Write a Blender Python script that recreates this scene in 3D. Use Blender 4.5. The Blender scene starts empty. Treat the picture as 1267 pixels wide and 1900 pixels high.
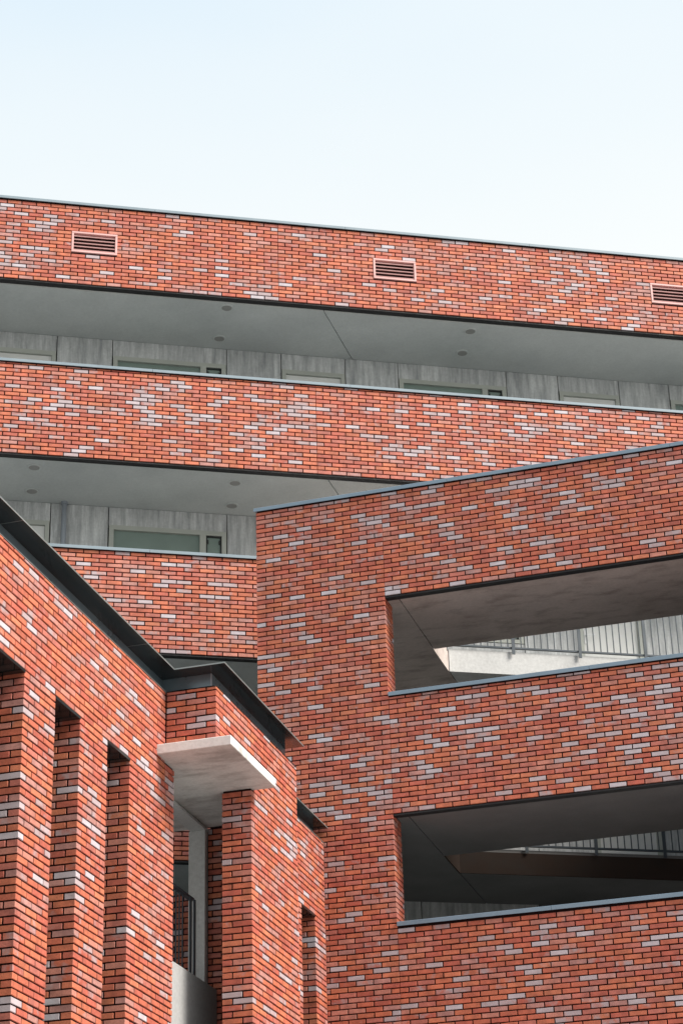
import bpy, bmesh, math, random
from mathutils import Vector, Matrix, noise

random.seed(7)
scene = bpy.context.scene
COL = scene.collection
rad = math.radians

# ------------------------------------------------------------------ camera
CAM = Vector((0.0, 0.0, 1.6))
FWD = Vector((-0.24659527, 0.86270699, 0.44150585))
RGT = Vector((0.95752423, 0.28715189, -0.02628957))
UPV = Vector((0.14945943, -0.41626967, 0.89687315))
cam_data = bpy.data.cameras.new('camera')
cam = bpy.data.objects.new('camera', cam_data)
COL.objects.link(cam)
m3 = Matrix((RGT, UPV, -FWD)).transposed()
cam.matrix_world = Matrix.Translation(CAM) @ m3.to_4x4()
cam_data.sensor_fit = 'VERTICAL'
cam_data.sensor_height = 36.0
cam_data.lens = 36.0 * 3932.0 / 1900.0
cam_data.clip_start = 0.1
cam_data.clip_end = 3000
scene.camera = cam

# ------------------------------------------------------------------ world, sun, exposure
SUN_EL = rad(43)
SUN_AZ = math.atan2(-0.13, 0.95)          # direction towards the sun in plan (x = east)
world = bpy.data.worlds.new('World')
scene.world = world
world.use_nodes = True
wn, wl = world.node_tree.nodes, world.node_tree.links
wn.clear()
wo = wn.new('ShaderNodeOutputWorld')
bg = wn.new('ShaderNodeBackground')
sky = wn.new('ShaderNodeTexSky')
sky.sky_type = 'NISHITA'
sky.sun_disc = False
sky.sun_elevation = SUN_EL
sky.sun_rotation = math.pi / 2 - SUN_AZ
sky.air_density = 1.0
sky.dust_density = 3.0
sky.ozone_density = 1.2
# thin, even veil of high cloud over the whole sky
veil = wn.new('ShaderNodeMix'); veil.data_type = 'RGBA'
veil.inputs[0].default_value = 0.75
geo_w = wn.new('ShaderNodeNewGeometry')
dotn = wn.new('ShaderNodeVectorMath'); dotn.operation = 'DOT_PRODUCT'
dotn.inputs[1].default_value = (0.1, 0.0, -1.0)      # incoming points back at the viewer
wl.new(geo_w.outputs['Incoming'], dotn.inputs[0])
rmp = wn.new('ShaderNodeValToRGB')                    # paler towards horizon and sun, bluer overhead
els = rmp.color_ramp.elements
for i, (t, c) in enumerate(((0.0, (.98, .98, .92)), (.50, (.965, .965, .905)), (.70, (.69, .82, .905)), (1.0, (.50, .69, .85)))):
    e = els[i] if i < 2 else els.new(t)
    e.position = t
    e.color = (*c, 1)
wl.new(dotn.outputs['Value'], rmp.inputs[0])
gain = wn.new('ShaderNodeVectorMath'); gain.operation = 'SCALE'
gain.inputs['Scale'].default_value = 10.0
wl.new(rmp.outputs[0], gain.inputs[0])
cl_n = wn.new('ShaderNodeTexNoise')                   # faint soft cloud
cl_n.inputs['Scale'].default_value = 2.2
cl_n.inputs['Detail'].default_value = 3
cl_m = wn.new('ShaderNodeMapping'); cl_m.inputs['Scale'].default_value = (1, 1, 3.2); cl_m.inputs['Rotation'].default_value = (.5, .25, 0)
wl.new(geo_w.outputs['Incoming'], cl_m.inputs['Vector'])
wl.new(cl_m.outputs[0], cl_n.inputs['Vector'])
cl_r = wn.new('ShaderNodeValToRGB')
cl_r.color_ramp.elements[0].position = .35; cl_r.color_ramp.elements[1].position = .75
cl_r.color_ramp.elements[0].color = (0, 0, 0, 1); cl_r.color_ramp.elements[1].color = (.45, .45, .45, 1)
wl.new(cl_n.outputs[0], cl_r.inputs[0])
cl_x = wn.new('ShaderNodeMix'); cl_x.data_type = 'RGBA'
cl_x.inputs[7].default_value = (9.7, 9.7, 9.1, 1)
wl.new(cl_r.outputs[0], cl_x.inputs[0])
wl.new(gain.outputs[0], cl_x.inputs[6])
wl.new(cl_x.outputs[2], veil.inputs[7])
wl.new(sky.outputs[0], veil.inputs[6])
wl.new(veil.outputs[2], bg.inputs[0])
bg.inputs[1].default_value = 0.088
wl.new(bg.outputs[0], wo.inputs[0])

sd = bpy.data.lights.new('sun', 'SUN')
sd.energy = 4.3
sd.angle = rad(25)
sd.color = (1.0, 0.93, 0.84)
sun = bpy.data.objects.new('sun', sd)
COL.objects.link(sun)
sdir = Vector((math.cos(SUN_EL) * math.cos(SUN_AZ), math.cos(SUN_EL) * math.sin(SUN_AZ), math.sin(SUN_EL)))
sun.rotation_euler = sdir.to_track_quat('Z', 'Y').to_euler()
sun.location = (30, -10, 60)

scene.view_settings.view_transform = 'Standard'
scene.view_settings.look = 'None'
scene.view_settings.gamma = 1.0
scene.view_settings.exposure = 0.6
scene.render.engine = 'CYCLES'
scene.cycles.use_denoising = True
scene.cycles.max_bounces = 8
scene.cycles.diffuse_bounces = 5

# ------------------------------------------------------------------ materials
def mat_base(name):
    m = bpy.data.materials.new(name)
    m.use_nodes = True
    n, l = m.node_tree.nodes, m.node_tree.links
    return m, n, l, n['Principled BSDF']

def tex_noise(n, l, vec, scale, detail=4, rough=0.55):
    t = n.new('ShaderNodeTexNoise')
    t.inputs['Scale'].default_value = scale
    t.inputs['Detail'].default_value = detail
    t.inputs['Roughness'].default_value = rough
    l.new(vec, t.inputs['Vector'])
    return t

def mapping(n, l, src, scale):
    mp = n.new('ShaderNodeMapping')
    mp.inputs['Scale'].default_value = scale
    l.new(src, mp.inputs['Vector'])
    return mp.outputs[0]

def ramp(n, l, src, a, b, ca, cb):
    r = n.new('ShaderNodeValToRGB')
    r.color_ramp.elements[0].position = a
    r.color_ramp.elements[1].position = b
    r.color_ramp.elements[0].color = (*ca, 1)
    r.color_ramp.elements[1].color = (*cb, 1)
    l.new(src, r.inputs[0])
    return r.outputs[0]

def mix(n, l, fac, a, b, blend='MIX'):
    x = n.new('ShaderNodeMix'); x.data_type = 'RGBA'; x.blend_type = blend
    for sock, v in ((0, fac), (6, a), (7, b)):
        if isinstance(v, (int, float)):
            x.inputs[sock].default_value = v
        elif isinstance(v, tuple):
            x.inputs[sock].default_value = (*v, 1)
        else:
            l.new(v, x.inputs[sock])
    return x.outputs[2]

def math_n(n, l, op, a, b=None, clamp=False):
    x = n.new('ShaderNodeMath'); x.operation = op; x.use_clamp = clamp
    for i, v in enumerate((a, b)):
        if v is None:
            continue
        if isinstance(v, (int, float)):
            x.inputs[i].default_value = v
        else:
            l.new(v, x.inputs[i])
    return x.outputs[0]

def bump(n, l, h, strength, dist, bsdf):
    b = n.new('ShaderNodeBump')
    b.inputs['Strength'].default_value = strength
    b.inputs['Distance'].default_value = dist
    l.new(h, b.inputs['Height'])
    l.new(b.outputs[0], bsdf.inputs['Normal'])

def brick_material(name, per_object):
    m, n, l, p = mat_base(name)
    if per_object:
        a = n.new('ShaderNodeObjectInfo')
        colr, alpha = a.outputs['Color'], a.outputs['Alpha']
    else:
        a = n.new('ShaderNodeVertexColor'); a.layer_name = 'tone'
        colr, alpha = a.outputs['Color'], a.outputs['Alpha']
    g = n.new('ShaderNodeNewGeometry')
    pos = g.outputs['Position']
    n1 = tex_noise(n, l, pos, 9.0, 5)              # blotches within a brick
    n2 = tex_noise(n, l, pos, 75.0, 3)             # sand grain
    c = mix(n, l, 1.0, colr, ramp(n, l, n1.outputs[0], .3, .75, (.72, .70, .70), (1.25, 1.2, 1.15)), 'MULTIPLY')
    c = mix(n, l, .5, c, ramp(n, l, n2.outputs[0], .3, .7, (.7, .7, .7), (1.3, 1.3, 1.3)), 'MULTIPLY')
    # pale engobe: how much of the face it covers comes from the brick itself
    n3 = tex_noise(n, l, pos, 7.0, 4, .6)
    t = math_n(n, l, 'SUBTRACT', math_n(n, l, 'ADD', alpha, n3.outputs[0]), .86)
    cover = math_n(n, l, 'MULTIPLY', t, 4.5, True)
    pale = mix(n, l, math_n(n, l, 'MULTIPLY', math_n(n, l, 'MULTIPLY', alpha, alpha), ramp(n, l, n1.outputs[0], .3, .7, (.6,) * 3, (1.1,) * 3)), (.32, .235, .240), (.49, .475, .525))
    c = mix(n, l, math_n(n, l, 'MULTIPLY', cover, .92), c, pale)
    l.new(c, p.inputs['Base Color'])
    p.inputs['Roughness'].default_value = .68
    p.inputs['Specular IOR Level'].default_value = .5
    bump(n, l, n2.outputs[0], .35, .004, p)
    return m

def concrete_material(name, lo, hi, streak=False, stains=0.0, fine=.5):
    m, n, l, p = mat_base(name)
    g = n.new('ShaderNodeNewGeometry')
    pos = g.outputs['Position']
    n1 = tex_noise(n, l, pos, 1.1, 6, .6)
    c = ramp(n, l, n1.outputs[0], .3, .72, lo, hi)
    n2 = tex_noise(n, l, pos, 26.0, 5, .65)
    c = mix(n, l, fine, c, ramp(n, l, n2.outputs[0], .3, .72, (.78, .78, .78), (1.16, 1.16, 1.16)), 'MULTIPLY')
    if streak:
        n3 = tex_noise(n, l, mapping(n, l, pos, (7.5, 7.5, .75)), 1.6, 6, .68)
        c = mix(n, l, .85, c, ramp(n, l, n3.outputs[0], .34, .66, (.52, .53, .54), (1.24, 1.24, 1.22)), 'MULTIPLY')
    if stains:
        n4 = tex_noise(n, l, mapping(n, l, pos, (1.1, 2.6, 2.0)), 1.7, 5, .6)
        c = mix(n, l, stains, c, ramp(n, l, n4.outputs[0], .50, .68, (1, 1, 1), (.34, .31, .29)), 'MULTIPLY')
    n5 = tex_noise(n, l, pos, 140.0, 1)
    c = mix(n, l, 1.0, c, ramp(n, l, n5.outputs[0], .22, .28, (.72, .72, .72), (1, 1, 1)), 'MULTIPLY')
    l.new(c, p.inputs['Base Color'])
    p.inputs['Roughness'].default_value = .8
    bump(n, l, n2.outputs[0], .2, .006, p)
    return m

def paint_material(name, colr, rough=.45, metal=0.0, vary=.12, spec=.5):
    m, n, l, p = mat_base(name)
    g = n.new('ShaderNodeNewGeometry')
    n1 = tex_noise(n, l, g.outputs['Position'], 3.0, 5, .6)
    c = mix(n, l, 1.0, colr, ramp(n, l, n1.outputs[0], .3, .7, (1 - vary,) * 3, (1 + vary,) * 3), 'MULTIPLY')
    l.new(c, p.inputs['Base Color'])
    l.new(ramp(n, l, n1.outputs[0], .3, .7, (rough * .8,) * 3, (rough * 1.25,) * 3), p.inputs['Roughness'])
    p.inputs['Metallic'].default_value = metal
    p.inputs['Specular IOR Level'].default_value = spec
    return m

M = {}
M['brick'] = brick_material('fired_brick', False)
M['brick_single'] = brick_material('fired_brick_single', True)
M['mortar'] = paint_material('dark_mortar', (.022, .010, .010), .95, 0, .3, .1)
M['soffit'] = concrete_material('smooth_concrete', (.45, .475, .475), (.56, .585, .58), fine=.35)
M['panel'] = concrete_material('streaked_concrete', (.44, .455, .465), (.57, .585, .595), streak=True)
M['light_concrete'] = concrete_material('pale_concrete', (.52, .53, .53), (.66, .67, .67), fine=.6)
M['canopy'] = concrete_material('stained_concrete', (.60, .59, .58), (.72, .71, .69), stains=.5)
M['coping'] = paint_material('blue_grey_aluminium', (.20, .255, .295), .5, .1, .08)
M['coping_dark'] = paint_material('slate_blue_aluminium', (.17, .235, .30), .45, .15, .08)
M['eave'] = paint_material('anthracite_zinc', (.060, .068, .072), .13, .75, .15)
M['eave_strip'] = paint_material('slate_zinc', (.14, .185, .215), .3, .4, .12)
M['eave_lip'] = paint_material('bare_zinc_edge', (.24, .27, .27), .4, .5, .1)
M['steel'] = paint_material('black_steel', (.012, .012, .014), .6, .1, .2)
M['frame'] = paint_material('sage_grey_frame', (.40, .42, .385), .5, 0, .06)
M['sash'] = paint_material('black_sash', (.015, .018, .018), .4, 0, .1)
M['blind'] = paint_material('grey_green_glass', (.20, .26, .235), .12, 0, .06, .6)
M['door_leaf'] = paint_material('pale_door', (.66, .67, .66), .5, 0, .05)
M['vent'] = paint_material('dusty_red_metal', (.60, .36, .345), .5, 0, .1)
M['vent_dark'] = paint_material('vent_inside', (.05, .018, .02), .7, 0, .2)
M['rail'] = paint_material('graphite_rail', (.06, .075, .09), .45, .2, .1)
M['zinc_pipe'] = paint_material('zinc_pipe', (.27, .30, .34), .5, .3, .1)
M['white'] = paint_material('white_metal', (.72, .73, .74), .35, .1, .04)
M['blue'] = paint_material('blue_sign', (.03, .12, .42), .4, 0, .05)
M['lamp'] = paint_material('dull_lamp_glass', (.27, .27, .26), .4, 0, .1)
M['roof'] = paint_material('bitumen_roof', (.06, .06, .06), .9, 0, .2)
M['paving'] = concrete_material('paving', (.25, .245, .235), (.32, .315, .30))
M['wing_soffit'] = concrete_material('board_marked_concrete', (.42, .36, .335), (.56, .49, .46), stains=.5)
M['dimmed'] = concrete_material('dimmed_concrete', (.27, .275, .28), (.38, .385, .39), fine=.6)  # balustrade concrete, colour darkened to offset the sun through the gap
M['shaded_soffit'] = concrete_material('shade_darkened_concrete', (.15, .15, .15), (.20, .20, .20), fine=.3)  # lower-level concrete, colour darkened to stand in for the dim light there
M['shaded_edge'] = paint_material('shade_brown_edge', (.030, .019, .014), .8, 0, .25, .2)  # near-black brown: shade on the lower slab edges put into the colour
M['inner'] = paint_material('light_block_grey', (.30, .30, .29), .8, 0, .1)

# ------------------------------------------------------------------ helpers
Z = Vector((0, 0, 1))
AA = rad(28.212)
DA = Vector((math.cos(AA), math.sin(AA), 0))       # along the rear building
NA = Vector((-math.sin(AA), math.cos(AA), 0))      # into the rear building
DIST = {}

class Frame:
    """wall frame: point = o + u*s + n*d + z ; n looks outwards"""
    def __init__(self, o, u, n):
        self.o, self.u, self.n = Vector(o), Vector(u), Vector(n)
        self.flip = self.u.cross(Z).dot(self.n) < 0
    def p(self, s, d, z):
        return self.o + self.u * s + self.n * d + Z * z

FA = Frame(NA * 27.30, DA, -NA)                    # rear facade; d<0 goes inside
FB = Frame((0, 24.80, 0), (1, 0, 0), (0, -1, 0))   # wing facade
X1, X2 = -7.45, -6.90
F1 = Frame((X1, 0, 0), (0, 1, 0), (1, 0, 0))       # front building, main plane
F2 = Frame((X2, 0, 0), (0, 1, 0), (1, 0, 0))       # front building, bay

def new_obj(name, me, mat, parent=None, ploc=None):
    o = bpy.data.objects.new(name, me)
    COL.objects.link(o)
    if mat is not None and not me.materials:
        me.materials.append(mat)
    if parent is not None:
        o.parent = parent
        if parent.type == 'EMPTY':
            o.matrix_parent_inverse = Matrix.Translation(-Vector(parent['base']))
    return o

def thing(name, base, label, cat):
    e = bpy.data.objects.new(name, None)
    COL.objects.link(e)
    e.location = base
    e.empty_display_size = .5
    e['base'] = base
    e['label'] = label
    e['category'] = cat
    return e

class MB:
    def __init__(self):
        self.v, self.f = [], []
    def box(self, fr, s0, s1, d0, d1, z0, z1):
        b = len(self.v)
        for z in (z0, z1):
            for s, d in ((s0, d0), (s1, d0), (s1, d1), (s0, d1)):
                self.v.append(fr.p(s, d, z))
        self._hexa(b)
        return self
    def _hexa(self, b):
        for q in ((0, 3, 2, 1), (4, 5, 6, 7), (0, 1, 5, 4), (1, 2, 6, 5), (2, 3, 7, 6), (3, 0, 4, 7)):
            self.f.append([b + i for i in q])
    def prism(self, poly, z0, z1):
        b, k = len(self.v), len(poly)
        for z in (z0, z1):
            for x, y in poly:
                self.v.append(Vector((x, y, z)))
        self.f.append([b + i for i in range(k)][::-1])
        self.f.append([b + k + i for i in range(k)])
        for i in range(k):
            j = (i + 1) % k
            self.f.append([b + i, b + j, b + k + j, b + k + i])
        return self
    def sweep(self, fr, s0, s1, prof):
        """extrude a (d,z) profile from s0 to s1"""
        b, k = len(self.v), len(prof)
        for s in (s0, s1):
            for d, z in prof:
                self.v.append(fr.p(s, d, z))
        self.f.append([b + i for i in range(k)])
        self.f.append([b + k + i for i in range(k)][::-1])
        for i in range(k):
            j = (i + 1) % k
            self.f.append([b + i, b + k + i, b + k + j, b + j])
        return self
    def tube(self, a, c, r, k=10):
        a, c = Vector(a), Vector(c)
        w = (c - a).normalized()
        x = w.orthogonal().normalized(); y = w.cross(x)
        b = len(self.v)
        for e in (a, c):
            for i in range(k):
                t = 2 * math.pi * i / k
                self.v.append(e + x * (r * math.cos(t)) + y * (r * math.sin(t)))
        self.f.append([b + i for i in range(k)][::-1])
        self.f.append([b + k + i for i in range(k)])
        for i in range(k):
            j = (i + 1) % k
            self.f.append([b + i, b + j, b + k + j, b + k + i])
        return self
    def build(self, name, mat, parent=None, bevel=0.0):
        me = bpy.data.meshes.new(name)
        me.from_pydata([tuple(q) for q in self.v], [], self.f)
        bm = bmesh.new(); bm.from_mesh(me)
        bmesh.ops.recalc_face_normals(bm, faces=bm.faces)
        if bevel:
            bmesh.ops.bevel(bm, geom=[e for e in bm.edges if e.calc_face_angle(0) > .5], offset=bevel, segments=1, affect='EDGES')
        bm.to_mesh(me); bm.free()
        return new_obj(name, me, mat, parent)

# ------------------------------------------------------------------ bricks
BL, BH, BJ = .22, .06667, .0150
PALE = {
 'A': [(1.09, 19.93, .45), (1.46, 19.68, .31), (1.03, 19.25, .27), (4.74, 19.09, .36), (4.99, 19.02, .27), (9.62, 19.78, .67), (8.92, 19.96, .36), (10.15, 19.68, .36), (8.04, 20.23, .27), (10.55, 19.12, .27), (3.48, 19.4, .36), (1.37, 16.68, .54), (1.91, 16.9, .54), (3.18, 16.83, .54), (2.55, 16.6, .45), (4.07, 16.82, .54), (4.87, 16.61, .54), (5.37, 17.02, .36), (7.63, 17.21, .54), (9.08, 17.14, .71), (9.96, 17.41, .54), (10.82, 17.19, .62), (8.19, 16.6, .54), (7.36, 16.81, .45), (6.84, 16.5, .36), (3.45, 14.18, .36), (3.3, 13.88, .54), (3.3, 13.26, .45), (3.91, 13.92, .36)],
 'B': [(-7.91, 12.71, .38), (-6.59, 14.13, .38), (-6.13, 14.29, .23), (-5.32, 14.08, .46), (-4.66, 14.13, .38), (-4.08, 14.11, .38), (-3.28, 14.21, .38), (-2.72, 14.19, .31), (-4.71, 13.27, .62), (-6.33, 13.13, .31), (-7.22, 13.27, .23), (-7.81, 14.0, .31), (-7.2, 14.15, .31), (-7.7, 11.91, .38), (-6.89, 11.76, .31), (-4.56, 11.29, .46), (-3.72, 10.6, .62), (-3.09, 10.87, .46), (-5.28, 10.95, .46), (-5.86, 10.66, .46), (-6.55, 11.19, .31), (-3.02, 10.23, .31), (-7.15, 10.25, .46), (-7.44, 10.21, .31), (-6.86, 10.43, .38), (-7.04, 9.11, .46), (-6.84, 8.95, .31), (-4.78, 8.13, .38), (-5.27, 7.66, .31), (-4.31, 7.38, .31), (-3.49, 7.94, .31), (-6.81, 7.87, .31)],
 'C': [(17.81, 9.41, .27), (18.39, 9.11, .2), (18.24, 9.29, .2), (15.93, 9.11, .27), (16.11, 7.17, .23), (17.85, 8.81, .17), (17.36, 7.13, .27), (17.25, 7.81, .2), (18.7, 8.6, .2), (18.59, 7.9, .27), (19.05, 7.0, .27), (19.4, 8.54, .2), (21.6, 8.7, .27), (23.9, 9.4, .2)],
}
REDS = [((.48, .138, .074), 7), ((.45, .118, .068), 6), ((.50, .160, .086), 3), ((.41, .100, .066), 5), ((.42, .132, .100), 5), ((.46, .185, .142), 4), ((.41, .20, .178), 3)]
REDS_FLAT = [c for c, k in REDS for _ in range(k)]

def tone(key, s, z):
    h = 0.0
    for a, b, r in PALE.get(key, ()):
        q = ((s - a) / (r * 1.15)) ** 2 + ((z - b) / (r * .75)) ** 2
        h = max(h, math.exp(-q * 1.1))
    nz = noise.noise(Vector((s * 1.1 + 31.7, z * 2.6, 4.1 + ord(key[0]))))
    prob = (.05 if key != 'C' else .08) + .28 * h + max(0, nz) * (.14 if key != 'C' else .20)
    c = random.choice(REDS_FLAT)
    k = random.uniform(.90, 1.08)
    c = tuple(min(1, x * k) for x in c)
    r = random.random()
    if r < prob:
        a = random.uniform(.40, .72) if random.random() < .62 else random.uniform(.72, 1.0)
    elif r < prob + .20:
        a = random.uniform(.24, .42)
    else:
        a = random.uniform(0, .12)
    return (c[0], c[1], c[2], a)

def brick_pts(lu, lz, d, rng, ch=.0035):
    """chamfered brick centred in u,z; front at depth 0 (outwards +), back at -d"""
    hu, hz = lu / 2, lz / 2
    j = lambda a: rng.uniform(-a, a)
    back = [(-hu, -d, -hz), (hu, -d, -hz), (hu, -d, hz), (-hu, -d, hz)]
    e = .0016
    rim = [(x + j(e), -ch, y + j(e)) for x, y in ((-hu, -hz), (hu, -hz), (hu, hz), (-hu, hz))]
    fr = [(x + j(e), j(.0012), y + j(e)) for x, y in ((-hu + ch, -hz + ch), (hu - ch, -hz + ch), (hu - ch, hz - ch), (-hu + ch, hz - ch))]
    return back + rim + fr
BRICK_F = [(8, 9, 10, 11)] + [(4 + i, 4 + (i + 1) % 4, 8 + (i + 1) % 4, 8 + i) for i in range(4)] + [(i, (i + 1) % 4, 4 + (i + 1) % 4, 4 + i) for i in range(4)]

def project_area(fr, s0, s1, z0, z1):
    pts = []
    for s, z in ((s0, z0), (s1, z0), (s1, z1), (s0, z1)):
        q = fr.p(s, 0, z) - CAM
        w = q.dot(FWD)
        if w < 1:
            return 0
        x, y = 3932 * q.dot(RGT) / w, 3932 * q.dot(UPV) / w
        if abs(x) > 633 or abs(y) > 950:
            return 0
        pts.append((x, y))
    a = 0
    for i in range(4):
        x0, y0 = pts[i]; x1, y1 = pts[(i + 1) % 4]
        a += x0 * y1 - x1 * y0
    return abs(a) / 2

class Masonry:
    """all bricks of one building; the ones that show largest become objects"""
    def __init__(self, key):
        self.key, self.items = key, []
    def region(self, wall, fr, sa, sb, za, zb, datum, anchor, holes=(), cl=None, cr=None, show=True, ends=True):
        """running bond. sa/sb: numbers or (even,odd) per row; cl/cr: (even,odd) brick depth at an outer corner"""
        k0 = math.floor((za - datum) / BH + 1e-4)
        k1 = math.ceil((zb - datum) / BH - 1e-4)
        for k in range(k0, k1):
            z0, z1 = datum + k * BH, datum + (k + 1) * BH
            z0c, z1c = max(z0 + BJ / 2, za), min(z1 - BJ / 2, zb)
            if z1c - z0c < .012:
                continue
            par = k % 2
            a = sa[par] if isinstance(sa, tuple) else sa
            b = sb[par] if isinstance(sb, tuple) else sb
            spans = [(a, b)]
            for h0, h1, hz0, hz1 in holes:
                if hz0 < (z0 + z1) / 2 < hz1:
                    nxt = []
                    for p, q in spans:
                        if h1 <= p or h0 >= q:
                            nxt.append((p, q))
                        else:
                            if h0 - p > .02: nxt.append((p, h0))
                            if q - h1 > .02: nxt.append((h1, q))
                    spans = nxt
            off = anchor + par * BL / 2
            for p, q in spans:
                m = math.floor((p - off) / BL + 1e-4)
                x = off + m * BL
                while x < q - 1e-4:
                    s0, s1 = max(x, p), min(x + BL, q)
                    x += BL
                    if 0 < q - s1 < .035:        # no slivers: lengthen the last brick
                        s1 = q
                        x = q
                    if s1 - s0 < .035 and s0 == p and x < q:
                        s1 = min(x + BL, q)      # ... or the first one
                        x += BL
                    left, right = abs(s0 - p) < 1e-5, abs(s1 - q) < 1e-5
                    if s1 - s0 < .035:
                        continue
                    d = .10
                    if left and cl and abs(p - a) < 1e-5: d = cl[par]
                    if right and cr and abs(q - b) < 1e-5: d = max(d, cr[par])
                    g0 = s0 if (left and (cl or not ends)) else s0 + BJ / 2
                    g1 = s1 if (right and (cr or not ends)) else s1 - BJ / 2
                    t = tone(self.key, (s0 + s1) / 2, (z0 + z1) / 2)
                    area = project_area(fr, g0, g1, z0c, z1c) if show else 0
                    std = d == .10 and abs(g1 - g0 - (BL - BJ)) < 1e-4 and abs(z1c - z0c - (BH - BJ)) < 1e-4
                    self.items.append((wall, fr, g0, g1, z0c, z1c, d, t, area if std else 0))
    def build(self, limit=300):
        order = sorted(range(len(self.items)), key=lambda i: -self.items[i][8])
        chosen = set(i for i in order[:limit] if self.items[i][8] > 0)
        variants = {}
        rng = random.Random(3)
        stuff = {}
        for i, (wall, fr, s0, s1, z0, z1, d, t, area) in enumerate(self.items):
            proud = random.uniform(-.0015, .0025)
            dz = random.uniform(-.0012, .0012)
            if i in chosen:
                vk = (fr.flip, rng.randrange(6))
                if vk not in variants:
                    me = bpy.data.meshes.new('brick')
                    pts = brick_pts(BL - BJ, BH - BJ, .10, rng)
                    me.from_pydata([(x, -y, z) for x, y, z in pts], [], [f if not fr.flip else f[::-1] for f in BRICK_F])
                    me.update()
                    me.materials.append(M['brick_single'])
                    variants[vk] = me
                o = bpy.data.objects.new('brick', variants[vk])
                COL.objects.link(o)
                o.color = t
                # local x along the wall, local -y outwards
                R = Matrix((fr.u, -fr.n, Z)).transposed().to_4x4()
                o.parent = wall
                o.matrix_local = Matrix.Translation(fr.p((s0 + s1) / 2, proud, (z0 + z1) / 2 + dz)) @ R
            else:
                st = stuff.setdefault(wall.name, (wall, [], [], []))
                b = len(st[1])
                for x, y, z in brick_pts(s1 - s0, z1 - z0, d, rng):
                    st[1].append(tuple(fr.p((s0 + s1) / 2 + x, proud + y, (z0 + z1) / 2 + dz + z)))
                for f in BRICK_F:
                    f = f[::-1] if fr.flip else f
                    st[2].append([b + q for q in f])
                st[3].append(t)
        for wall, vs, fs, ts in stuff.values():
            me = bpy.data.meshes.new('brickwork')
            me.from_pydata(vs, [], fs)
            ca = me.color_attributes.new('tone', 'FLOAT_COLOR', 'POINT')
            flat = []
            for t in ts:
                flat.extend(t * 12)
            ca.data.foreach_set('color', flat)
            me.update()
            o = new_obj('brickwork', me, M['brick'], wall)
            o['kind'] = 'stuff'

def coping(fr, s0, s1, ztop, parent, mat, joints=(), h=.048, out=.032, back=.36):
    cuts = [s0] + [j for j in joints if s0 < j < s1] + [s1]
    for a, b in zip(cuts[:-1], cuts[1:]):
        mb = MB()
        g = .002
        # folded cap: flat top with a front and back drip
        mb.sweep(fr, a + g, b - g, [(out, ztop - h), (out, ztop - .006), (out - .006, ztop), (-back, ztop + .012), (-back - .03, ztop), (-back - .03, ztop - h), (-back - .025, ztop - h), (-back - .025, ztop - .012), (out - .012, ztop - .018), (out - .012, ztop - h)])
        mb.build('coping', mat, parent)

# =================================================================== GROUND
g = MB().prism([(-400, -400), (400, -400), (400, 400), (-400, 400)], -.5, 0).build('ground', M['paving'])
g['kind'] = 'structure'

# =================================================================== REAR BUILDING
rear = thing('rear_building', (-8, 28, 0), 'long red brick apartment building with stacked parapet bands, concrete galleries and pink louvred vents', 'building')
mas_a = Masonry('A')
S0, S1 = -3.2, 17.0
ATOP = 20.357
bands = [  # bottom of brick, top of coping, along-wall range, expansion joints
    (18.900, 20.357, S0, S1, [5.046]),
    (15.952, 17.500, S0, S1, [5.588]),
    (12.961, 14.536, S0, 5.35, []),
    (9.985, 11.58, S0, 5.0, []),
    (7.03, 8.63, S0, 5.0, []),
]
VENTS = [(1.86, 2.555), (6.555, 7.24), (11.108, 11.80)]
for bi, (zb, zt, sa, sb, jts) in enumerate(bands):
    mb = MB()
    cuts = [sa] + jts + [sb]
    holes = [(v0, v1, 19.46, 19.83) for v0, v1 in VENTS] if bi == 0 else []
    for a, b in zip(cuts[:-1], cuts[1:]):
        a2, b2 = a + (.003 if a != sa else 0), b - (.003 if b != sb else 0)
        if bi == 0:
            x = a2
            for v0, v1 in [v for v in VENTS if a2 < v[0] < b2]:
                mb.box(FA, x, v0, -.30, -.017, zb, zt - .03)
                mb.box(FA, v0, v1, -.30, -.017, zb, 19.46)
                mb.box(FA, v0, v1, -.30, -.017, 19.83, zt - .03)
                mb.box(FA, v0, v1, -.30, -.22, 19.46, 19.83)
                x = v1
            mb.box(FA, x, b2, -.30, -.017, zb, zt - .03)
        else:
            mb.box(FA, a2, b2, -.30, -.017, zb, zt - .03)
    wall = mb.build('parapet', M['mortar'], rear)
    for a, b in zip(cuts[:-1], cuts[1:]):
        anchor = jts[0] if jts else 5.046
        mas_a.region(wall, FA, a + .0035, b - .0035, zb + .001, zt - .056, zb, anchor, holes, show=bi < 3, ends=False)
    coping(FA, sa, sb, zt, rear, M['coping'], joints=[.12 + 3.0 * i for i in range(6)])
    # dark steel angle carrying the brickwork
    MB().box(FA, sa, sb, -.125, -.016, zb - .022, zb - .002).build('lintel', M['steel'], rear)

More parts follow.
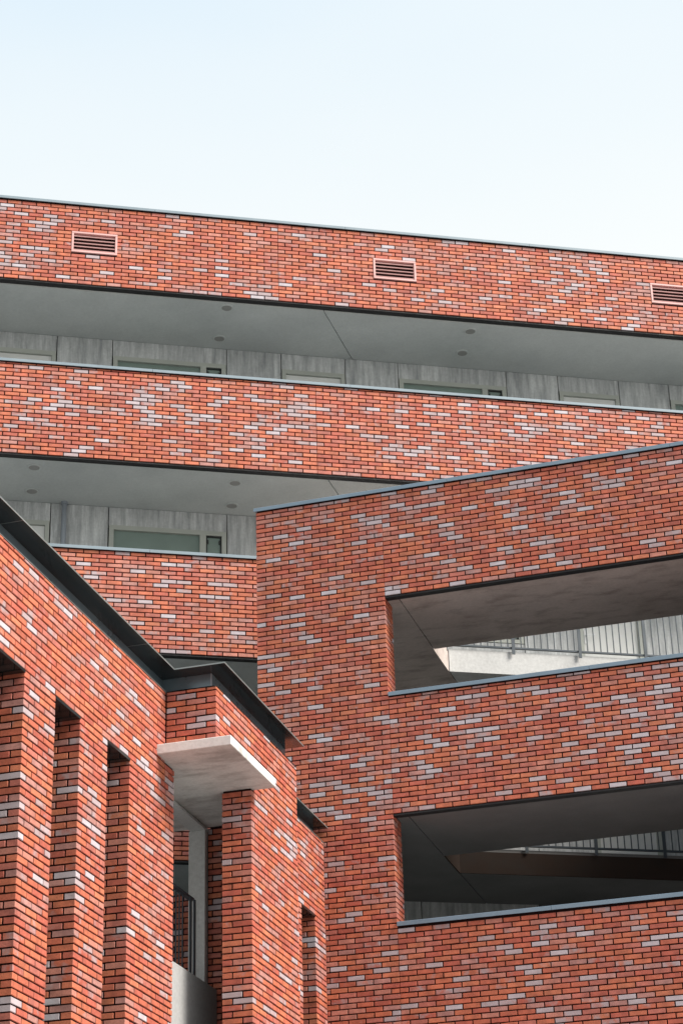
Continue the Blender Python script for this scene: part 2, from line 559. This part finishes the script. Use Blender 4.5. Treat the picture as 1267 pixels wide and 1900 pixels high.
# vents
for v0, v1 in VENTS:
    z0, z1 = 19.46, 19.83
    f = .032
    mb = MB()
    mb.box(FA, v0, v1, -.10, .012, z0, z0 + f).box(FA, v0, v1, -.10, .012, z1 - f, z1)
    mb.box(FA, v0, v0 + f, -.10, .0115, z0 + f, z1 - f).box(FA, v1 - f, v1, -.10, .0115, z0 + f, z1 - f)
    mb.box(FA, v0 + .003, v1 - .003, -.20, -.17, z0 + .003, z1 - .003)
    vent = mb.build('vent_grille', M['vent'], rear, .003)
    MB().box(FA, v0 + f, v1 - f, -.168, -.15, z0 + f, z1 - f).build('vent_back', M['vent_dark'], vent)
    nsl = 5
    for i in range(nsl):
        zc = z0 + f + (i + .55) * (z1 - z0 - 2 * f) / nsl
        mb = MB().sweep(FA, v0 + f, v1 - f, [(-.004, zc - .024), (.002, zc - .010), (-.085, zc + .030), (-.09, zc + .022)])
        mb.build('slat', M['vent'], vent)

def xa(s, d):
    p = FA.p(s, d, 0)
    return (p.x, p.y)

def cross_x(x, d):
    """point of the line at depth d of the rear building with world x"""
    s = (x - FA.p(0, d, 0).x) / FA.u.x
    return xa(s, d)

DW = -1.50     # gallery back wall
XJ = -7.88     # slab joint
for zs, s_hi in ((18.862, S1), (15.93, S1)):
    top = zs + (.33 if zs < 18 else .30)
    e = .006
    MB().prism([xa(S0, -.13), cross_x(XJ - e, -.13), cross_x(XJ - e, DW - .15), xa(S0, DW - .15)], zs, top).build('slab', M['soffit'], rear)
    MB().prism([cross_x(XJ + e, -.13), xa(s_hi, -.13), xa(s_hi, DW - .15), cross_x(XJ + e, DW - .15)], zs, top).build('slab', M['soffit'], rear)
    MB().prism([cross_x(XJ - .05, -.14), cross_x(XJ + .05, -.14), cross_x(XJ + .05, DW - .14), cross_x(XJ - .05, DW - .14)], zs + .02, top - .02).build('joint_filler', M['steel'], rear)
# roof
MB().prism([xa(S0, -.2), xa(S1, -.2), xa(S1, -9), xa(S0, -9)], 19.18, 19.5).build('roof', M['roof'], rear)
for zs in (12.95, 9.975, 7.02):
    MB().prism([xa(S0, -.13), cross_x(-8.30, -.13), cross_x(-8.30, DW - .15), xa(S0, DW - .15)], zs, zs + .35).build('slab', M['soffit'], rear)

# gallery back wall: concrete panels, windows and doors, period 4.595 m
PER = 4.595
def window_wide(s, zt, zf):
    f0, f1 = s + .012, s + 1.795
    zb = zf + .75
    mb = MB()
    d0, d1 = DW - .06, DW + .012
    mb.box(FA, f0, f1, d0, d1, zt + .0, zt + .072).box(FA, f0, f1, d0, d1, zb, zb + .06)
    for a, b in ((f0, s + .083), (s + 1.388, s + 1.482), (s + 1.724, f1)):
        mb.box(FA, a, b, d0, d1 - .001, zb + .06, zt)
    w = mb.build('window', M['frame'], rear)
    MB().box(FA, s + .083, s + 1.388, DW - .052, DW - .04, zb + .06, zt).build('pane', M['blind'], w)
    s0, s1 = s + 1.482, s + 1.724
    mb = MB()
    q = .022
    mb.box(FA, s0, s0 + q, DW - .05, DW - .012, zb + .06, zt).box(FA, s1 - q, s1, DW - .05, DW - .012, zb + .06, zt)
    mb.box(FA, s0 + q, s1 - q, DW - .05, DW - .012, zt - q, zt).box(FA, s0 + q, s1 - q, DW - .05, DW - .012, zb + .06, zb + .06 + q)
    for zz in (zt - .10,):
        mb.box(FA, s0 + q, s0 + q + .02, DW - .03, DW - .005, zz - .03, zz + .03).box(FA, s1 - q - .02, s1 - q, DW - .03, DW - .005, zz - .03, zz + .03)
    mb.build('sash', M['sash'], w)
    MB().box(FA, s0 + q, s1 - q, DW - .045, DW - .034, zb + .06 + q, zt - q).build('pane', M['blind'], w)
    return zb

def door_unit(s, zt, zf, handle=False):
    f0, f1 = s + .012, s + 1.032
    d0, d1 = DW - .06, DW + .012
    mb = MB()
    mb.box(FA, f0, f1, d0, d1, zt, zt + .072)
    mb.box(FA, f0, s + .077, d0, d1 - .001, zf, zt).box(FA, s + .967, f1, d0, d1 - .001, zf, zt)
    w = mb.build('door', M['frame'], rear)
    MB().box(FA, s + .08, s + .964, DW - .055, DW - .03, zf + .01, zt - .004).build('door_leaf', M['door_leaf'], w)
    if handle:
        h = MB().box(FA, s + .10, s + .145, DW - .03, DW - .018, zf + .82, zf + 1.04)
        h.tube(FA.p(s + .122, DW - .02, zf + .95), FA.p(s + .122, DW + .035, zf + .95), .011, 8)
        h.tube(FA.p(s + .115, DW + .035, zf + .95), FA.p(s + .25, DW + .035, zf + .95), .010, 8)
        h.build('door_handle', M['white'], w)

MB().box(FA, S0, S1, DW - .30, DW - .105, 6.9, 19.3).build('back_wall', M['steel'], rear)
levels = [(18.862, 16.26), (15.93, 13.30), (12.95, 10.325), (9.975, 7.37)]
for li, (zs, zf) in enumerate(levels):
    zt = 18.50 - (0 if li == 0 else zs * 0 + (18.862 - zs)) 
    zt = zs - .365 if li == 0 else zs - .378
    hi = S1 if li < 3 else 9.0
    k = -1
    while True:
        s = 2.662 + k * PER
        if s > hi: break
        g = .006
        def panel(a, b, z0, z1):
            a, b = max(a + g, S0), min(b - g, hi)
            if b - a > .05:
                MB().box(FA, a, b, DW - .10, DW, z0, z1 - .004).build('concrete_panel', M['panel'], rear, .004)
        if s + 1.8 > S0 and s < hi - 1.0:
            zb = window_wide(s, zt, zf)
            panel(s, s + 1.807, zt + .073, zs)
            panel(s, s + 1.807, zf, zb - .002)
        panel(s + 1.807, s + 2.683, zf, zs)
        if s + 2.683 + 1.04 > S0 and s + 2.683 < hi - .5:
            door_unit(s + 2.683, zt, zf, handle=(li in (1, 2)))
            panel(s + 2.683, s + 3.727, zt + .073, zs)
        panel(s + 3.727, s + PER, zf, zs)
        k += 1

# drain pipe on the lower visible gallery
mb = MB()
pc = FA.p(1.99, DW + .06, 0)
mb.tube((pc.x, pc.y, 13.31), (pc.x, pc.y, 15.93), .040, 14)
mb.tube((pc.x, pc.y, 15.885), (pc.x, pc.y, 15.928), .052, 14)
mb.build('drain_pipe', M['zinc_pipe'], rear)

# round ceiling lights
for s, n, zs in ((4.282, 27.568, 18.862), (4.304, 28.492, 18.862), (8.169, 27.656, 18.862), (8.212, 28.332, 18.862),
                 (1.460, 27.672, 15.93), (1.483, 28.442, 15.93), (4.422, 27.732, 15.93), (4.491, 28.486, 15.93)):
    p = FA.p(s, -(n - 27.30), 0)
    mb = MB(); k = 20
    prof = [(.105, 0), (.105, .012), (.085, .016), (.075, .008)]
    for r, h in prof:
        for i in range(k):
            t = 2 * math.pi * i / k
            mb.v.append(Vector((p.x + r * math.cos(t), p.y + r * math.sin(t), zs - h + .002)))
    for a in range(len(prof) - 1):
        for i in range(k):
            j = (i + 1) % k
            mb.f.append([a * k + i, a * k + j, (a + 1) * k + j, (a + 1) * k + i])
    ring = mb.build('ceiling_light', M['soffit'], rear)
    MB().tube((p.x, p.y, zs + .002), (p.x, p.y, zs - .010), .078, 20).build('lens', M['lamp'], ring)

# galleries that pass behind the wing: slab edge and railing
GD = -.09
def railing(level_f, sa, sb, parent):
    mb = MB()
    zr = level_f + .055
    mb.box(FA, sa, sb, GD - .005, GD + .035, zr - .012, zr + .012)
    mb.box(FA, sa, sb, GD - .012, GD + .042, level_f + 1.03, level_f + 1.06)
    r = mb.build('railing', M['rail'], parent)
    s = sa + .03
    while s < sb:
        MB().box(FA, s - .006, s + .006, GD + .006, GD + .024, zr + .012, level_f + 1.03).build('baluster', M['rail'], r)
        s += .101
    for i in range(9):
        s = 7.42 + 1.01 * i
        if sa <= s < sb:
            MB().box(FA, s - .022, s + .022, GD + .037, GD + .052, level_f - .05, level_f + 1.03).build('post', M['rail'], r)
for zs, zf in ((12.95, 13.30), (9.96, 10.325)):
    XE = -6.376
    MB().prism([cross_x(XE + .012, GD), xa(S1, GD), xa(S1, DW - .15), cross_x(XE + .012, DW - .15)], zs, zf).build('gallery_slab', M['light_concrete'] if zs > 11 else M['shaded_soffit'], rear)
    if zs < 11:
        MB().box(FA, 7.46, S1, GD + .001, GD + .02, zs + .004, zf - .05).build('shade_board', M['shaded_edge'], rear)  # added board, carries the shade of the lower slab edge in its colour
    railing(zf, 7.42, 16.0, rear)
mas_a.build()

# =================================================================== WING
wing = thing('brick_wing', (-5.5, 26, 0), 'red brick wing with long ribbon openings and slate blue copings in front of the galleries', 'building')
mas_b = Masonry('B')
BX0, BXJ, BX1 = -8.31, -6.53, 2.0
D0 = 12.96
O2T = D0 - 45 * BH
BT, S1T, S2T, BZ = 14.54, 11.592, 8.568, 5.2
RV = .39
# closed end wall left of the openings
w = MB().box(FB, BX0 + .012, BXJ - .015, -RV, -.017, 0, BT - .03).build('end_wall', M['mortar'], wing)
mas_b.region(w, FB, BX0, BXJ - .0025, BZ, BT - .066, D0, BXJ, cl=(.1, .21), cr=(.1, .21), ends=True)
# reveals of the two openings
FR = Frame((BXJ - .0025, 24.80, 0), (0, 1, 0), (1, 0, 0))
for za, zb in ((S1T - .02, D0 - .001), (S2T - .02, O2T - .001)):
    mas_b.region(w, FR, (.11, .22), RV, za, zb, D0, .11, show=False)
# parapet bands
BXR = -2.2
wr = MB().box(FB, BXR + .012, BX1, -RV, -.017, 0, BT - .03).build('end_wall', M['mortar'], wing)  # unseen solid wall, added to close the openings and darken the inside
mas_b.region(wr, FB, BXR, BX1, BZ, BT - .066, D0, BXJ, cl=(.1, .1), show=False)
MB().prism([(BXR + .01, 25.2), (BX1, 25.2), (BX1, 33.0), (BXR + .01, 30.5)], 0, BT - 1.2).build('light_block', M['inner'], wing)  # unseen block added to keep light out of the lower opening
for zb, zt, cut in ((D0, BT, .066), (O2T, S1T, .066), (BZ, S2T, .066)):
    b = MB().box(FB, BXJ + .006, BXR + .02, -.30, -.017, zb if zb > BZ else 0, zt - .03).build('parapet', M['mortar'], wing)
    mas_b.region(b, FB, BXJ + .0035, BXR, zb + .001, zt - cut, D0, BXJ, ends=False)
    if zb > BZ:
        MB().box(FB, BXJ + .004, BXR, -.125, -.016, zb - .022, zb - .002).build('lintel', M['steel'], wing)
coping(FB, BX0 - .03, BX1, BT, wing, M['coping_dark'], joints=[-5.6, -2.6], h=.054)
coping(FB, BXJ + .001, BXR, S1T, wing, M['coping_dark'], joints=[-3.9], h=.054)
coping(FB, BXJ + .001, BXR, S2T, wing, M['coping_dark'], joints=[-4.6], h=.054)
# slabs: walkway, and the landing that joins it to the rear building, with a joint between
XE = -6.37
for zs, zf in ((12.95, 13.30), (O2T - .004, 10.325), (6.98, 7.33)):
    MB().prism([(XE + .006, 24.93), (BXR, 24.93), (BXR, 26.78), (XE + .006, 26.78)], zs, zf).build('walkway_slab', M['wing_soffit'] if zs > 11 else M['shaded_soffit'], wing)
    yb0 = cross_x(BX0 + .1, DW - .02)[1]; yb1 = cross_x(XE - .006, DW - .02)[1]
    MB().prism([(BX0 + .02, 24.80 + RV + .004), (BXJ, 24.80 + RV + .004), (BXJ, 24.93), (XE - .006, 24.93), (XE - .006, yb1), (BX0 + .02, yb0)], zs, zf).build('landing_slab', M['wing_soffit'] if zs > 11 else M['shaded_soffit'], wing)
    if zs < 11:
        MB().prism([(XE - .005, 26.80), (XE + .012, 26.80), (XE + .012, 27.64), (XE - .005, 27.64)], zs + .004, zf - .05).build('shade_board', M['shaded_edge'], wing)  # same shade-coloured board on the side of the landing
    MB().prism([(XE - .03, 24.95), (XE + .03, 24.95), (XE + .03, 26.76), (XE - .03, 26.76)], zs + .025, zf - .03).build('joint_filler', M['steel'], wing)
mas_b.build()

# =================================================================== FRONT BUILDING
front = thing('front_building', (-9, 19, 0), 'low red brick building with tall slots, pale concrete canopy and dark metal eaves', 'building')
mas_c = Masonry('C')
CT, SH = 9.680, 8.645        # brick top, slot head
D1 = SH
CB = 4.9
F_D = lambda y: Frame((0, y, 0), (1, 0, 0), (0, -1, 0))         # faces that look at -y
def jamb(wall, y, x_front, depth, za, zb, datum, show=True):
    """near face of a pier: runs back from the front corner"""
    fr = Frame((x_front, y, 0), (-1, 0, 0), (0, -1, 0))
    mas_c.region(wall, fr, (.11, .22), depth, za, zb, datum, .11, show=show)

YN = 10.9                    # near end of the building
piers = [(YN, 12.798), (13.365, 14.031), (14.598, 15.264), (15.830, 16.496), (17.062, 17.727), (18.291, 19.501)]
mb = MB()
mb.box(F1, YN + .017, 19.50, -.30, -.017, SH + .005, CT)             # over the slots
for y0, y1 in piers:
    mb.box(F1, y0 + .012, y1 - .004, -.62, -.012, 0, SH + .005)
w1 = mb.build('slotted_wall', M['mortar'], front)
mas_c.region(w1, F1, YN, 19.245, SH + .001, CT, D1, 15.830, cl=(.1, .1))
mb = MB().box(Frame((0, YN, 0), (1, 0, 0), (0, -1, 0)), -13.0, X1 - .63, -.3, -.017, 0, CT)
we = mb.build('gable_wall', M['mortar'], front)
mas_c.region(we, Frame((0, YN, 0), (1, 0, 0), (0, -1, 0)), -13.0, X1 - .115, CB, CT, D1, X1 - .115, show=False)
for i, (y0, y1) in enumerate(piers):
    mas_c.region(w1, F1, y0, y1, CB, SH - .001, D1, y0, cl=(.1, .21), cr=(.1, .1))
    if i > 0:
        jamb(w1, y0, X1, .60, CB, SH - .03, D1)
# the wall runs on under the canopy
mas_c.region(w1, F1, 19.245, 19.501, SH + .001, 8.93, D1, 15.830, cr=(.1, .1))
# slot heads and the glazing deep in the slots
for (a0, a1), (b0, b1) in zip(piers[:-1], piers[1:]):
    MB().box(F1, a1 - .002, b0 + .003, -.60, .004, SH - .028, SH - .001).build('slot_head', M['eave'], front)
    wdw = MB().box(F1, a1 - .002, a1 + .05, -.60, -.52, 0, SH - .03).box(F1, b0 - .05, b0 + .01, -.60, -.52, 0, SH - .03).build('slot_window', M['sash'], front)
    MB().box(F1, a1 + .05, b0 - .05, -.575, -.56, 0, SH - .03).build('pane', M['blind'], wdw)

# projecting bay
YR, YP, YE = 19.25, 20.35, 21.95
ZS0, ZS1 = 8.93, 9.033
mb = MB()
mb.box(F2, YR + .012, YE - .012, -.34, -.012, ZS1, CT)
mb.box(F_D(0), X1, X2 - .02, -(YR + .30), -(YR + .012), ZS1, CT - .001)
w2 = mb.build('bay_wall', M['mortar'], front)
FDR = F_D(YR)
mas_c.region(w2, FDR, X1, X2, D1 + 6 * BH, CT, D1, X2, cr=(.1, .21))
mas_c.region(w2, F2, (YR + .11, YR + .22), YE, D1 + 6 * BH, CT, D1, YR + .11, cr=(.1, .1))
mb = MB().box(F2, YP + .012, YE - .012, -.318, -.012, 0, ZS1)
w3 = mb.build('bay_pier', M['mortar'], front)
FDP = F_D(YP)
mas_c.region(w3, FDP, X2 - .33, X2, CB, ZS0, D1, X2, cl=(.1, .1), cr=(.1, .21))
mas_c.region(w3, F2, (YP + .11, YP + .22), YE, CB, D1 + 4 * BH, D1, YP + .11, cr=(.1, .1))
mas_c.region(w3, F2, 20.445, YE, D1 + 4 * BH, D1 + 6 * BH, D1, YP + .11, cr=(.1, .1))
# far return of the bay and the wall beyond it
w4 = MB()
w4.box(F1, YE - .3, 23.812, -.50, -.012, 0, SH + .005).box(F1, 24.372, 24.80, -.62, -.012, 0, SH + .005).box(F1, 21.985, 24.80, -.50, -.012, SH + .006, CT)
w4 = w4.build('link_wall', M['mortar'], front)
mas_c.region(w4, F1, YE, 24.795, SH + .001, CT, D1, 24.36)
mas_c.region(w4, F1, YE, 23.815, CB, SH - .001, D1, 23.815 - BL * 8, show=True)
mas_c.region(w4, F1, 24.36, 24.795, CB, SH - .001, D1, 24.36, cl=(.1, .21))
jamb(w4, 24.36, X1, .60, CB, SH - .03, D1, show=False)
MB().box(F1, 23.813, 24.365, -.60, .004, SH - .028, SH - .001).build('slot_head', M['eave'], front)
MB().box(F1, 23.812, 24.365, -.60, -.52, 0, SH - .03).build('slot_window', M['sash'], front)

# canopy slab
sl = MB()
sl.prism([(-9.2, 19.6), (X1 - .05, 19.6), (X1 - .05, 19.008), (-6.655, 19.008), (-6.655, 20.44), (X2 - .02, 20.44), (X2 - .02, 21.47), (-9.2, 21.47)], ZS0, ZS1)
sl.build('canopy_slab', M['canopy'], front, .006)

# eaves: set-back zinc strip, hooded soffit with a thin bright drip edge
def eave(fr, s0, s1, o, name='eave', cap0=False, cap1=False, m0=0, m1=0, zb=9.865, zt=9.96, sb=.08):
    """m0/m1: mitre (how far the outer edge runs past the inner edge at each end)"""
    mb = MB()
    def quad(a, b, c, d): 
        k = len(mb.v); mb.v.extend([a, b, c, d]); mb.f.append([k, k + 1, k + 2, k + 3])
    th = .012
    prof = [(-sb - .02, zb), (o, zb), (o, zb + th), (-sb - .25, zt), (-sb - .25, zb)]
    k = len(mb.v); n = len(prof)
    for (sgn, s, m) in ((0, s0, m0), (1, s1, m1)):
        for d, z in prof:
            t = (d + sb) / (o + sb)
            mb.v.append(fr.p(s + m * t * (1 if sgn else -1) , d, z))
    for i in range(n):
        j = (i + 1) % n
        mb.f.append([k + i, k + j, k + n + j, k + n + i])
    mb.f.append([k + i for i in range(n)]); mb.f.append([k + n + i for i in range(n)])
    e = mb.build(name, M['eave'], front)
    lip = MB()
    kk = len(lip.v)
    for (sgn, s, m) in ((0, s0, m0), (1, s1, m1)):
        for d, z in ((o + .0005, zb - .001), (o + .004, zb - .001), (o + .004, zb + th + .001), (o + .0005, zb + th + .001)):
            lip.v.append(fr.p(s + m * (1 if sgn else -1), d, z))
    lip._hexa_fix = None
    for i in range(4):
        j = (i + 1) % 4
        lip.f.append([kk + i, kk + j, kk + 4 + j, kk + 4 + i])
    lip.f.append([kk, kk + 1, kk + 2, kk + 3]); lip.f.append([kk + 4, kk + 5, kk + 6, kk + 7])
    lip.build('drip_edge', M['eave_lip'], e)
    return e

OV, SBK = .14, .08
# main wall: ends in an inner corner at the bay
em = eave(F1, YN - .14, YR + SBK, OV, m1=-(OV + SBK))
for y in (15.36, 18.36):
    MB().box(F1, y - .003, y + .003, -SBK + .002, OV - .001, 9.8635, 9.866).build('seam', M['eave_lip'], em)
FRD = Frame((0, YR, 0), (1, 0, 0), (0, -1, 0))
eave(FRD, X1 - SBK, X2 - SBK, OV, m0=-(OV + SBK), m1=(OV + SBK))
eave(F2, YR + SBK, 21.80, OV, m0=(OV + SBK))
eave(F1, 21.99, 24.79, .06, sb=.13)
for a, b, fr, sb in ((YN + .08, YR + SBK, F1, SBK), (YR + SBK + .004, 21.80, F2, SBK), (21.99, 24.79, F1, .13)):
    MB().box(fr, a, b, -sb - .05, -sb, CT + .001, 9.864).build('fascia_strip', M['eave_strip'], front)
MB().box(FRD, X1 - SBK - .04, X2 - SBK - .002, -SBK - .06, -SBK, CT + .001, 9.863).build('fascia_strip', M['eave_strip'], front)
MB().box(FRD, X2 - SBK - .012, X2 - SBK + .002, -SBK - .010, -SBK + .002, CT + .012, 9.862).build('corner_trim', M['zinc_pipe'], front)
# flashing on the wall head
MB().box(F1, YN, YR + .05, -.40, .006, CT + .001, CT + .008).build('flashing', M['eave_lip'], front)
MB().box(F2, YR - .006, YE, -.40, .006, CT + .002, CT + .009).build('flashing', M['eave'], front)
MB().box(F1, 21.99, 24.79, -.40, .006, CT + .001, CT + .008).build('flashing', M['eave_lip'], front)
MB().box(FRD, X1 - .05, X2 - .02, -.40, .006, CT + .003, CT + .010).build('flashing', M['eave'], front)
MB().prism([(-13, YN + .05), (X1 - .35, YN + .05), (X1 - .35, YR + .3), (X2 - .35, YR + .3), (X2 - .35, 21.8), (X1 - .35, 21.9), (X1 - .35, 24.78), (-8.4, 24.78), (-8.4, 21.6), (-13, 21.6)], 9.97, 10.05).build('roof', M['roof'], front)

# passage under the canopy: concrete frame, balustrade wall, railing, brick end wall
XW = -7.79
FW = Frame((XW, 0, 0), (0, 1, 0), (1, 0, 0))
cf = MB()
cf.box(FW, 19.6, 21.60, -.19, 0, 8.885, ZS0 - .012).box(FW, 21.40, 21.60, -.205, -.012, 4.5, 8.885)
cf.build('concrete_frame', M['light_concrete'], front, .004)
MB().box(FW, 19.0, 21.42, .004, .12, 4.5, 7.09).build('balustrade_wall', M['dimmed'], front, .004)
r = MB().box(FW, 18.6, 21.06, -.06, -.01, 7.985, 8.015).box(FW, 18.6, 21.0, -.045, -.025, 7.17, 7.19).build('railing', M['rail'], front)
y = 19.3
while y < 20.84:
    MB().box(FW, y - .006, y + .006, -.041, -.029, 7.19, 7.985).build('baluster', M['rail'], r)
    y += .098
for y in (20.90, 21.02):
    MB().box(FW, y - .022, y + .022, .001, .016, 7.02, 7.985).build('post', M['rail'], r)
w5 = MB().box(F_D(21.47), -7.798, X2 - .32, -.25, -.012, 0, ZS0 - .013).build('passage_wall', M['mortar'], front)
mas_c.region(w5, F_D(21.47), -7.798, X2 - .32, CB, ZS0 - .016, D1, -7.63, show=False)
w6 = MB().box(F_D(22.75), -11.4, -8.05, -.3, -.012, 0, 8.60).build('stair_wall', M['mortar'], front)
mas_c.region(w6, F_D(22.75), -11.4, -8.05, CB, 8.60, D1, -9.0, show=False)
mas_c.build()

# =================================================================== LOOSE SIGN
sg = MB().box(Frame((0, 25.9, 0), (1, 0, 0), (0, -1, 0)), -3.03, -2.72, -.02, 0, 9.42, 9.66).build('sign', M['blue'], None, .01)
sg['label'] = 'small blue sign plate hanging inside the lower ribbon opening'
sg['category'] = 'sign'
